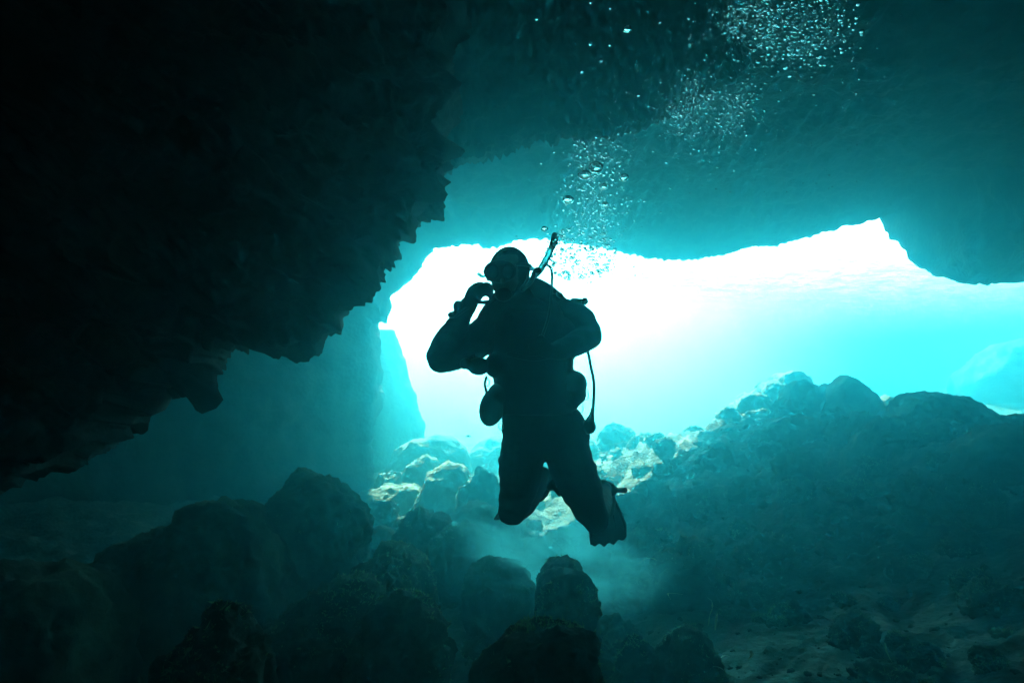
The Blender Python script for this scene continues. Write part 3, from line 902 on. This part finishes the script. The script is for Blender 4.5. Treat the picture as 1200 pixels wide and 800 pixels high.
    # buoyancy vest
    vest = part('buoyancy_vest', fuse([
        loft([(D(622, 368), 46 * px, 0.125), (D(625, 385), 58 * px, 0.15), (D(624, 410), 51 * px, 0.165), (D(623, 440), 46 * px, 0.165), (D(628, 470), 45 * px, 0.155), (D(633, 486), 46 * px, 0.14)]),
        tube([D(596, 376, -0.10), D(600, 362, -0.05), D(606, 358, 0.08)], [0.032, 0.032, 0.03], 14),
        tube([D(652, 382, -0.12), D(648, 362, -0.06), D(640, 354, 0.02), D(634, 352, 0.09)], [0.034, 0.036, 0.034, 0.03], 14),
        tube([D(611, 336, 0.09), D(624, 341, 0.07), D(640, 350, 0.05), D(654, 358, 0.02)], [0.052, 0.070, 0.070, 0.055], 16),
        tube([D(597, 345, 0.06), D(584, 359, 0.04), D(572, 374, 0.0)], [0.06, 0.062, 0.055], 14),
        ellips(D(580, 428, -0.10), (0.05, 0.06, 0.06))], 0.010, 3), M_GEAR, root)
    pk1 = link('pocket', fuse([ellips(D(577, 477, -0.02), (0.062, 0.10, 0.095), ('Y', 0.25)), ellips(D(586, 462, -0.02), (0.06, 0.10, 0.06))], 0.008, 2), M_GEAR); pk1.parent = vest
    pk2 = link('pocket', fuse([ellips(D(672, 450, -0.02), (0.066, 0.10, 0.066), ('Y', 0.35)), ellips(D(676, 462, -0.02), (0.045, 0.09, 0.05)), ellips(D(668, 468, -0.02), (0.05, 0.10, 0.06)), ellips(D(665, 420, -0.02), (0.03, 0.09, 0.10))], 0.008, 2), M_GEAR); pk2.parent = vest
    for u, v, r in ((686, 463, 0.016), (679, 479, 0.018), (587, 499, 0.012), (571, 448, 0.012)):
        c = D(u, v, -0.03)
        ring = [c + r * np.array((math.cos(t), 0, 1.5 * math.sin(t))) for t in np.linspace(0, 2 * np.pi, 14)]
        dr = link('d_ring', join([tube(ring, [0.003] * 14, 40, 8, False)]), M_METAL); dr.parent = vest
    sv = link('dump_valve', join([tube([D(672, 354, -0.02), D(680, 353, -0.03)], [0.020, 0.014], 8, 12), ellips(D(685, 353, -0.03), (0.018, 0.018, 0.018))]), M_RUB); sv.parent = vest
    for (u, v) in ((649, 341), (656, 346)):
        bk = link('buckle', join([ellips(D(u, v, -0.02), (0.018, 0.03, 0.014), ('Y', 0.6))]), M_RUB); bk.parent = vest
    cs = link('chest_strap', join([tube([D(596, 415, -0.155), D(626, 420, -0.18), D(656, 415, -0.155)], [0.012] * 3, 16, 8)]), M_GEAR); cs.parent = vest

    # spare regulator clipped at the right side
    oc = part('spare_regulator', fuse([ellips(D(561, 429, -0.12), (0.055, 0.04, 0.042)), ellips(D(545, 426, -0.13), (0.026, 0.024, 0.028)), tube([D(545, 426, -0.13), D(561, 429, -0.12)], [0.018, 0.02], 8)], 0.006, 1), M_RUB, root)
    oh = link('hose', join([tube([D(556, 420, -0.12), D(556, 412, -0.10), D(567, 409, -0.05), D(575, 412, 0.05), D(600, 390, 0.17)], [0.006] * 5, 40, 10)]), M_RUB); oh.parent = oc
    cl = link('clip', join([tube([D(570, 442, -0.05), D(568, 450, -0.05), D(571, 462, -0.04)], [0.007, 0.006, 0.008], 12, 8)]), M_RUB); cl.parent = oc

    # dive computer strapped to the raised wrist
    dc = part('wrist_computer', fuse([ellips(D(537, 359, -0.20), (0.024, 0.03, 0.028)), ellips(D(530, 369, -0.19), (0.022, 0.03, 0.016))], 0.005, 1), M_RUB, root)
    ws = [D(543, 366, -0.17) + 0.053 * (math.cos(t) * np.array((0.83, 0, 0.56)) + math.sin(t) * np.array((0, 1, 0))) for t in np.linspace(0, 2 * np.pi, 20)]
    wb = link('wrist_strap', join([tube(ws, [0.008] * 20, 44, 8, False)]), M_RUB); wb.parent = dc

    # gauge console on its hose
    gc = part('gauge_console', fuse([tube([D(694.5, 478, -0.05), D(693.5, 486, -0.05), D(691, 495, -0.05)], [0.009, 0.013, 0.026], 12), ellips(D(690, 500, -0.05), (0.036, 0.022, 0.036))], 0.005, 1), M_RUB, root)
    gh = link('hose', join([tube([D(650, 372, 0.19), D(672, 392, 0.14), D(687, 408, 0.06), D(692, 428, 0.0), D(696, 450, -0.04), D(695, 480, -0.05)], [0.0075] * 6, 50, 10)]), M_RUB); gh.parent = gc
    gf = link('dial', join([ellips(D(690, 500, -0.073), (0.026, 0.005, 0.026))]), M_LENS); gf.parent = gc

    # tank on the back
    tk = part('air_tank', join([tube([D(622, 372, 0.24), D(626, 400, 0.24), D(631, 470, 0.235)], [0.082, 0.088, 0.088], 20, 28)]), M_TANK, root)
    tv = link('tank_valve', join([tube([D(620, 356, 0.25), D(621, 368, 0.25)], [0.022, 0.026], 8, 14), tube([D(611, 359, 0.25), D(628, 359, 0.25)], [0.016, 0.016], 8, 12)]), M_METAL); tv.parent = tk
    fs = link('first_stage', join([ellips(D(620, 358, 0.21), (0.032, 0.03, 0.03))]), M_METAL); fs.parent = tk

    # knife clip on the thigh
    part('thigh_clip', join([tube([D(588, 534, -0.02), D(586, 539, -0.02), D(587, 546, -0.02)], [0.008, 0.011, 0.007], 10, 8)]), M_RUB, root)

    # fins: foot pocket, ribbed blade, heel strap with lever buckles
    for side, heel, tip, ac, buck, lever in (
            (0, D(634, 562, 0.36), D(597, 604, 0.86), np.array((0.97, 0.1, 0.28)), D(645, 567, 0.33), D(656, 578, 0.30)),
            (1, D(709, 577, 0.36), D(713, 634, 0.62), np.array((0.99, 0.1, 0.10)), D(716, 574, 0.33), D(732, 574, 0.32))):
        ax = tip - heel; Ln = np.linalg.norm(ax); ax = ax / Ln
        ac = ac - ax * (ac @ ax); ac /= np.linalg.norm(ac)
        nr = np.cross(ax, ac)
        fin = part('fin', fuse([tube([heel - ax * 0.01, heel + ax * 0.06, heel + ax * 0.14], [0.050, 0.056, 0.048], 14)], 0.008, 2), M_FIN, root)
        # blade as thick sheet with raised rails
        nu, nv = 36, 25
        u = np.linspace(0, 1, nu); w = np.linspace(-1, 1, nv)
        U, W = np.meshgrid(u, w, indexing='ij')
        half = 0.045 + 0.062 * np.minimum(1, U * 1.5) ** 0.8
        endc = 0.06 * (W ** 2) * 0.6 + 0.018 * np.cos(W * 12.0) * (U > 0.8)
        ln_ = 0.04 + (Ln + 0.02 - 0.04 - endc) * U
        top = heel + ax * ln_[..., None] + ac * (half * W)[..., None] + nr * (0.006 + 0.005 * np.abs(np.cos(W * 6.2)) ** 3)[..., None]
        bot = top - nr * 0.012
        V = np.vstack([top.reshape(-1, 3), bot.reshape(-1, 3)])
        Fa = grid_faces(nu, nv); Fb = Fa[:, ::-1] + nu * nv
        edge = [i * nv for i in range(nu)] + [(nu - 1) * nv + j for j in range(1, nv)] + [i * nv + nv - 1 for i in range(nu - 2, -1, -1)] + [j for j in range(nv - 2, 0, -1)]
        Fe = [(edge[i], edge[(i + 1) % len(edge)], edge[(i + 1) % len(edge)] + nu * nv, edge[i] + nu * nv) for i in range(len(edge))]
        bl = link('blade', mesh_np('blade', V, np.vstack([Fa, Fb, np.array(Fe)])), M_BLADE); bl.parent = fin
        for wk in (-0.92, -0.45, 0.45, 0.92):
            pts = [heel + ax * (0.06 + (Ln - 0.07) * t) + ac * (0.045 + 0.062 * min(1, t * 1.5) ** 0.8) * wk for t in (0, 0.35, 0.7, 1.0)]
            rl = link('rail', join([tube(pts, [0.011, 0.011, 0.010, 0.008], 14, 8)]), M_FIN); rl.parent = fin
        for wk in (-0.14, 0.12):
            pts = [heel + ax * (0.10 + (Ln - 0.12) * t) + ac * 0.1 * wk * (1.6 - t) - nr * 0.006 for t in (0.3, 0.65, 1.0)]
            rl = link('vent_slot', join([tube(pts, [0.004, 0.005, 0.003], 10, 8)]), M_FINL); rl.parent = fin
        sp = link('heel_strap', join([tube([heel + ac * 0.055, heel - ax * 0.05 + ac * 0.04, heel - ax * 0.075, heel - ax * 0.05 - ac * 0.04, heel - ac * 0.055], [0.010] * 5, 30, 8)]), M_RUB); sp.parent = fin
        bk = link('buckle', fuse([tube([buck, (buck * 0.45 + lever * 0.55), lever], [0.019, 0.0135, 0.0165], 10, 10), ellips(buck, (0.032, 0.028, 0.036))], 0.005, 1), M_RUB); bk.parent = fin
    # children of parts were modelled in world coordinates
    def fix(o):
        for c in o.children:
            if o.parent is not None or o.type != 'EMPTY':
                c.matrix_parent_inverse = Matrix.Identity(4)
            fix(c)
    fix(root)
    return root
diver = build_diver()

# ------------------------------------------------------------------ bubbles
M_BUB = bpy.data.materials.new('air_bubble')
M_BUB.use_nodes = True
_n, _l = M_BUB.node_tree.nodes, M_BUB.node_tree.links
_n.clear()
_o = _n.new('ShaderNodeOutputMaterial')
_g = _n.new('ShaderNodeBsdfGlass'); _g.inputs['IOR'].default_value = 0.75; _g.inputs['Roughness'].default_value = 0.0
_l.new(_g.outputs[0], _o.inputs['Surface'])

def build_bubbles():
    big = [  # u, v, radius px, depth
        (698, 196, 8.0, 3.15), (685, 205, 7.0, 3.2), (731, 208, 5.2, 3.1), (707, 219, 4.4, 3.15), (666, 234, 6.0, 3.15), (709, 240, 4.5, 3.2), (638, 268, 3.6, 3.1),
        (735, 34, 4.6, 2.4), (692, 52, 2.2, 2.4), (714, 53, 2.0, 2.4), (682, 84, 2.4, 2.4), (704, 71, 2.2, 2.4), (748, 112, 2.0, 2.4), (629, 22, 2.4, 2.4), (692, 3, 2.0, 2.4), (715, 10, 1.6, 2.4),
        (1006, 5, 2.8, 2.3), (1004, 21, 2.4, 2.3), (1010, 37, 2.6, 2.3), (985, 23, 3.2, 2.3), (955, 52, 3.0, 2.3), (941, 47, 2.6, 2.3), (987, 61, 2.4, 2.3)]
    lst = [(u, v, r, d, 0) for u, v, r, d in big]
    def cloud(n, fn, d0, dd, r0, r1, pw, plume):
        for _ in range(n):
            u, v = fn()
            lst.append((u, v, r0 + (r1 - r0) * rng.random() ** pw, d0 + rng.normal() * dd, plume))
    CB = [(805, 128, 14, 14), (838, 118, 16, 14), (818, 108, 14, 10), (828, 138, 22, 16), (795, 140, 9, 12), (860, 125, 8, 16), (850, 150, 16, 12), (870, 110, 10, 10)]
    CC = [(900, 12, 24, 16), (945, 20, 22, 16), (870, 8, 14, 12), (962, 40, 12, 12), (915, 40, 16, 14), (890, 45, 12, 12), (975, 10, 12, 14), (930, 62, 14, 9), (860, 30, 9, 10)]
    def pA():
        t = rng.random()
        v = 330 - 165 * t ** 0.8
        c = 690 + 12 * t
        return c + rng.normal() * (21 - 4 * t) * (1 if rng.random() < 0.85 else 1.6), v + rng.normal() * 6
    def pA2():
        a = rng.uniform(0, 6.28); r = math.sqrt(rng.random())
        return 680 + 42 * r * math.cos(a), 297 + 32 * r * math.sin(a)
    def pB():
        cx, cy_, sx, sy = CB[min(int(rng.random() ** 1.3 * len(CB)), len(CB) - 1)]
        q = 1.0 if rng.random() < 0.72 else 2.3
        return cx + rng.normal() * sx * q, cy_ + rng.normal() * sy * q
    def pC():
        cx, cy_, sx, sy = CC[min(int(rng.random() ** 1.3 * len(CC)), len(CC) - 1)]
        q = 1.0 if rng.random() < 0.72 else 2.3
        return cx + rng.normal() * sx * q, cy_ + rng.normal() * sy * q
    def pD():
        t = rng.random()
        return (rng.uniform(800, 1010), 40 + 190 * rng.random() ** 1.5) if t < 0.6 else (700 + 150 * rng.random() + rng.normal() * 12, 190 - 110 * rng.random())
    cloud(2000, pA, 3.2, 0.10, 0.25, 1.5, 3.6, 1)
    cloud(620, pA2, 3.2, 0.10, 0.4, 2.2, 2.6, 1)
    cloud(2600, pB, 2.9, 0.10, 0.2, 1.3, 4.0, 2)
    cloud(3400, pC, 2.4, 0.10, 0.22, 1.9, 4.0, 3)
    cloud(700, pD, 2.7, 0.25, 0.25, 1.1, 2.8, 4)
    labels = {1: ('small air bubble in the plume rising above the diver', 'bubbles above the diver'),
              2: ('small air bubble in the middle drifting plume', 'bubbles of the middle plume'),
              3: ('small air bubble in the top right plume', 'bubbles of the top plume'),
              4: ('tiny stray air bubble under the ceiling, right of the plumes', 'stray bubbles')}
    names = ['largest wobbly air bubble, above the snorkel', 'ring-like air bubble left of the largest one', 'round air bubble right of the largest one', 'oval bright air bubble below the largest one',
             'bright air bubble at the left side of the plume', 'flattened air bubble in the middle of the plume', 'air bubble left of the snorkel tip',
             'large lone air bubble against the dark ceiling']
    S4, F4 = ico(4); S2, F2 = ico(2); S1, F1 = ico(1)
    m2 = mesh_np('bubble', S2, F2); m2.materials.append(M_BUB); m2.polygons.foreach_set('use_smooth', np.ones(len(F2), bool))
    nb = len(big)
    for k, (u, v, r, d, _) in enumerate(lst[:nb]):
        c = PX(u, v, d); rad = r * d / F_PX
        if k < 8:
            V = S4 * (1 + 0.14 * fbm(S4, 1.3, 2, 0.5, 300 + k))[:, None] * np.array((1.12, 1.0, 0.82)) * rad
            o = link('bubble', mesh_np('bubble', V, F4), M_BUB)
            tag(o, names[k], 'bubble', 'large single bubbles')
        else:
            o = bpy.data.objects.new('bubble', m2); col.objects.link(o); o.scale = (rad * 1.05, rad, rad * 0.88)
            if k < 16: tag(o, 'small lone air bubble against the dark ceiling at top centre', 'bubble', 'lone bubbles at the top')
            else: tag(o, 'coarse air bubble on the right fringe of the top plume', 'bubble', 'coarse bubbles by the top plume')
        o.location = c
    rest = sorted(lst[nb:], key=lambda q: -q[2])
    for u, v, r, d, p in rest[:270]:
        o = bpy.data.objects.new('bubble', m2); col.objects.link(o)
        rad = r * d / F_PX
        o.location = PX(u, v, d); o.scale = (rad * rng.uniform(0.95, 1.25), rad, rad * rng.uniform(0.7, 1.0))
        o.rotation_euler = (0, rng.uniform(-0.5, 0.5), 0)
        tag(o, labels[p][0], 'bubble', labels[p][1])
    VV, FF, off = [], [], 0
    for u, v, r, d, p in rest[270:]:
        rad = r * d / F_PX
        VV.append(S1 * rad * np.array((rng.uniform(0.9, 1.3), 1, rng.uniform(0.65, 1.0))) + PX(u, v, d)); FF.append(F1 + off); off += len(S1)
    tag(link('fine_bubbles', mesh_np('fine_bubbles', np.concatenate(VV), np.concatenate(FF)), M_BUB), 'mist of fine air bubbles in three rising plumes', 'bubbles', kind='stuff')
build_bubbles()

# ------------------------------------------------------------------ small fish in the mouth of the cave
M_FISH = plain_mat('fish_scales', (0.08, 0.09, 0.09), 0.4, 0.5)
def build_fish():
    bodyV, _, bodyF = ellips((0, 0, 0), (0.5, 0.09, 0.19))
    x = bodyV[:, 0]
    bodyV[:, 2] *= np.where(x < 0, 1 + x * 1.1, 1.0); bodyV[:, 1] *= np.where(x < 0, 1 + x * 1.2, 1.0)
    bm_ = join([(bodyV, np.zeros((0, 4), int), bodyF)])
    tail = mesh_np('tail_fin', np.array([(-0.42, 0.012, 0.03), (-0.42, 0.012, -0.03), (-0.68, 0.004, -0.2), (-0.58, 0.006, 0), (-0.68, 0.004, 0.2),
                                         (-0.42, -0.012, 0.03), (-0.42, -0.012, -0.03), (-0.68, -0.004, -0.2), (-0.58, -0.006, 0), (-0.68, -0.004, 0.2)]),
                   np.array([(0, 1, 3), (1, 2, 3), (0, 3, 4), (6, 5, 8), (7, 6, 8), (8, 5, 9), (0, 4, 9), (0, 9, 5), (2, 1, 6), (2, 6, 7), (4, 3, 8), (4, 8, 9), (3, 2, 7), (3, 7, 8)]))
    dors = mesh_np('dorsal_fin', np.array([(0.2, 0.008, 0.16), (-0.25, 0.006, 0.1), (-0.2, 0.002, 0.24), (0.05, 0.003, 0.27), (0.2, -0.008, 0.16), (-0.25, -0.006, 0.1), (-0.2, -0.002, 0.24), (0.05, -0.003, 0.27)]),
                   np.array([(0, 1, 2, 3), (5, 4, 7, 6), (0, 3, 7, 4), (3, 2, 6, 7), (2, 1, 5, 6), (1, 0, 4, 5)]))
    for m in (bm_, tail, dors):
        m.materials.append(M_FISH)
    for k, (u, v, L, d, rz, lab) in enumerate([
            (549, 511, 6.0, 13, 0.3, 'largest dark little fish left of the diver\'s hip'), (538, 491, 3.2, 13, 2.8, 'little fish above the largest one'), (517, 491, 2.6, 14, 0.2, 'little fish over the far pale boulder, left of another'),
            (521, 505, 2.4, 14, 3.0, 'tiny fish just above the far pale boulder'), (504, 499, 2.2, 14, 0.4, 'leftmost tiny fish beside the rock pillar'), (558, 499, 2.6, 13, 0.1, 'tiny fish nearest the diver\'s pocket'),
            (531, 510, 2.2, 14, 2.6, 'lowest tiny fish left of the largest one'), (566, 490, 2.0, 13, 0.2, 'tiny fish touching the vest pocket outline'),
            (733, 509, 4.6, 15, 0.2, 'little fish right of the gauge console, lower of a pair'), (737, 505, 3.6, 15, 0.3, 'little fish right of the gauge console, upper of a pair')]):
        r = bpy.data.objects.new('fish', None); col.objects.link(r)
        r.location = PX(u, v, d); s = L * d / F_PX
        r.scale = (s, s, s); r.rotation_euler = (0, 0.1, rz)
        tag(r, lab, 'fish', 'small fish in the cave mouth')
        for nme, m in (('body', bm_), ('tail_fin', tail), ('dorsal_fin', dors)):
            c = bpy.data.objects.new(nme, m); col.objects.link(c); c.parent = r
build_fish()

# ------------------------------------------------------------------ seagrass leaves on the floor
M_GRASS = plain_mat('seagrass_leaf', (0.22, 0.30, 0.16), 0.5, 0.4)
def build_grass():
    for k, (pts, d, lab) in enumerate([
            ([(748, 660), (757, 656), (766, 656), (773, 660)], 6.2, 'pale arched seagrass leaf below the right-hand fin'),
            ([(786, 702), (784, 697), (792, 698), (804, 701)], 5.6, 'broken pale seagrass leaf above the stubby boulder'),
            ([(830, 732), (833, 722), (837, 716), (838, 708), (834, 705)], 5.4, 'thin curled seagrass leaf standing beside the stubby boulder'),
            ([(838, 738), (842, 728), (846, 724)], 5.4, 'short seagrass leaf right of the thin curled one'),
            ([(829, 786), (838, 783), (848, 787), (854, 793)], 4.9, 'bright seagrass leaf at the near edge of the sand'),
            ([(845, 770), (852, 771), (861, 776)], 5.0, 'seagrass leaf lying at the left edge of the sand'),
            ([(812, 780), (822, 776), (833, 778)], 4.9, 'faint seagrass leaf left of the bright one'),
            ([(880, 762), (884, 771), (883, 780)], 5.0, 'single seagrass leaf standing in the sand patch'),
            ([(1046, 777), (1045, 768), (1048, 760)], 4.8, 'upright seagrass leaf in the dark right of the sand')]):
        P = np.array([PX(u, v, d) for u, v in pts])
        P[:, 1] += np.linspace(0, 0.12, len(P))
        C = catmull(P, 16)
        w = 0.009 * np.sin(np.linspace(0.35, 3.0, 16))[:, None] + 0.001
        T = np.gradient(C, axis=0); T /= np.linalg.norm(T, axis=1, keepdims=True)
        S_ = np.cross(T, np.array((0.2, 0.5, 0.85))); S_ /= np.linalg.norm(S_, axis=1, keepdims=True)
        Nn = np.cross(S_, T) * 0.0012
        ring = [C - S_ * w, C + Nn, C + S_ * w, C - Nn]
        V = np.stack(ring, 1).reshape(-1, 3)
        base = C[0]
        o = link('seagrass_leaf', mesh_np('seagrass_leaf', V - base, grid_faces(16, 4, False, True)), M_GRASS)
        o.location = base
        tag(o, lab, 'seagrass', 'loose seagrass leaves on the cave floor')
build_grass()

# ------------------------------------------------------------------ silt stirred up under the fins
def build_silt(loc, scale, rot, peak, nscale, label):
    m = bpy.data.materials.new('suspended_silt')
    m.use_nodes = True
    N, L = m.node_tree.nodes, m.node_tree.links
    N.clear()
    out = N.new('ShaderNodeOutputMaterial')
    pv = N.new('ShaderNodeVolumePrincipled')
    pv.inputs['Color'].default_value = (0.25, 0.75, 0.75, 1)
    pv.inputs['Anisotropy'].default_value = 0.6
    tc = N.new('ShaderNodeTexCoord')
    ln = N.new('ShaderNodeVectorMath'); ln.operation = 'LENGTH'; L.new(tc.outputs['Object'], ln.inputs[0])
    fo = N.new('ShaderNodeMapRange'); fo.interpolation_type = 'SMOOTHERSTEP'; fo.inputs['From Min'].default_value = 0.99; fo.inputs['From Max'].default_value = 0.0
    L.new(ln.outputs['Value'], fo.inputs['Value'])
    nz = N.new('ShaderNodeTexNoise'); nz.inputs['Scale'].default_value = nscale; nz.inputs['Detail'].default_value = 3; nz.inputs['Distortion'].default_value = 0.9
    L.new(tc.outputs['Object'], nz.inputs['Vector'])
    mr = N.new('ShaderNodeMapRange'); mr.inputs['From Min'].default_value = 0.42; mr.inputs['From Max'].default_value = 0.72
    L.new(nz.outputs['Fac'], mr.inputs['Value'])
    mu = N.new('ShaderNodeMath'); mu.operation = 'MULTIPLY'; L.new(fo.outputs[0], mu.inputs[0]); L.new(mr.outputs[0], mu.inputs[1])
    mu2 = N.new('ShaderNodeMath'); mu2.operation = 'MULTIPLY'; L.new(mu.outputs[0], mu2.inputs[0]); mu2.inputs[1].default_value = peak
    L.new(mu2.outputs[0], pv.inputs['Density'])
    L.new(pv.outputs[0], out.inputs['Volume'])
    S, Fq = ico(3)
    o = link('silt_cloud', mesh_np('silt_cloud', S, Fq), m)
    o.location = loc
    o.scale = scale
    o.rotation_euler = (0, rot, 0)
    tag(o, label, 'silt cloud', kind='stuff')
build_silt(PX(655, 660, 7.0), (1.5, 1.2, 0.8), 0.25, 3.4, 2.1, 'pale cloud of stirred-up silt drifting below the diver')

def build_whitening_haze():  # added pale volume, scatters white light so the open water looks white
    m = bpy.data.materials.new('whitening_haze_volume')
    m.use_nodes = True
    N, L = m.node_tree.nodes, m.node_tree.links
    N.clear()
    out = N.new('ShaderNodeOutputMaterial')
    pv = N.new('ShaderNodeVolumePrincipled')
    pv.inputs['Color'].default_value = (0.93, 0.95, 0.95, 1)
    tc = N.new('ShaderNodeTexCoord')
    ln = N.new('ShaderNodeVectorMath'); ln.operation = 'LENGTH'; fl = N.new('ShaderNodeVectorMath'); fl.operation = 'MULTIPLY'; fl.inputs[1].default_value = (1, 1, 0)
    L.new(tc.outputs['Object'], fl.inputs[0]); L.new(fl.outputs[0], ln.inputs[0])
    fo = N.new('ShaderNodeMapRange'); fo.interpolation_type = 'SMOOTHERSTEP'
    fo.inputs['From Min'].default_value = 1.0; fo.inputs['From Max'].default_value = 0.0
    fo.inputs['To Max'].default_value = 0.14
    L.new(ln.outputs['Value'], fo.inputs['Value'])
    L.new(fo.outputs[0], pv.inputs['Density'])
    pv.inputs['Anisotropy'].default_value = 0.7
    L.new(pv.outputs[0], out.inputs['Volume'])
    S, Fq = ico(5)
    S = S * np.array((1, 1, 0)) + np.stack([0 * S[:, 0], 0 * S[:, 0], np.sign(S[:, 2]) * np.abs(S[:, 2]) ** 0.3], -1)
    o = link('whitening_haze', mesh_np('whitening_haze', S, Fq), m)
    o.location = (-1.0, 46.0, -1.2)
    o.scale = (28.0, 22.0, 6.9)
    tag(o, 'added milky haze whitening the bright water outside the cave mouth', 'sediment cloud', kind='stuff')
build_whitening_haze()
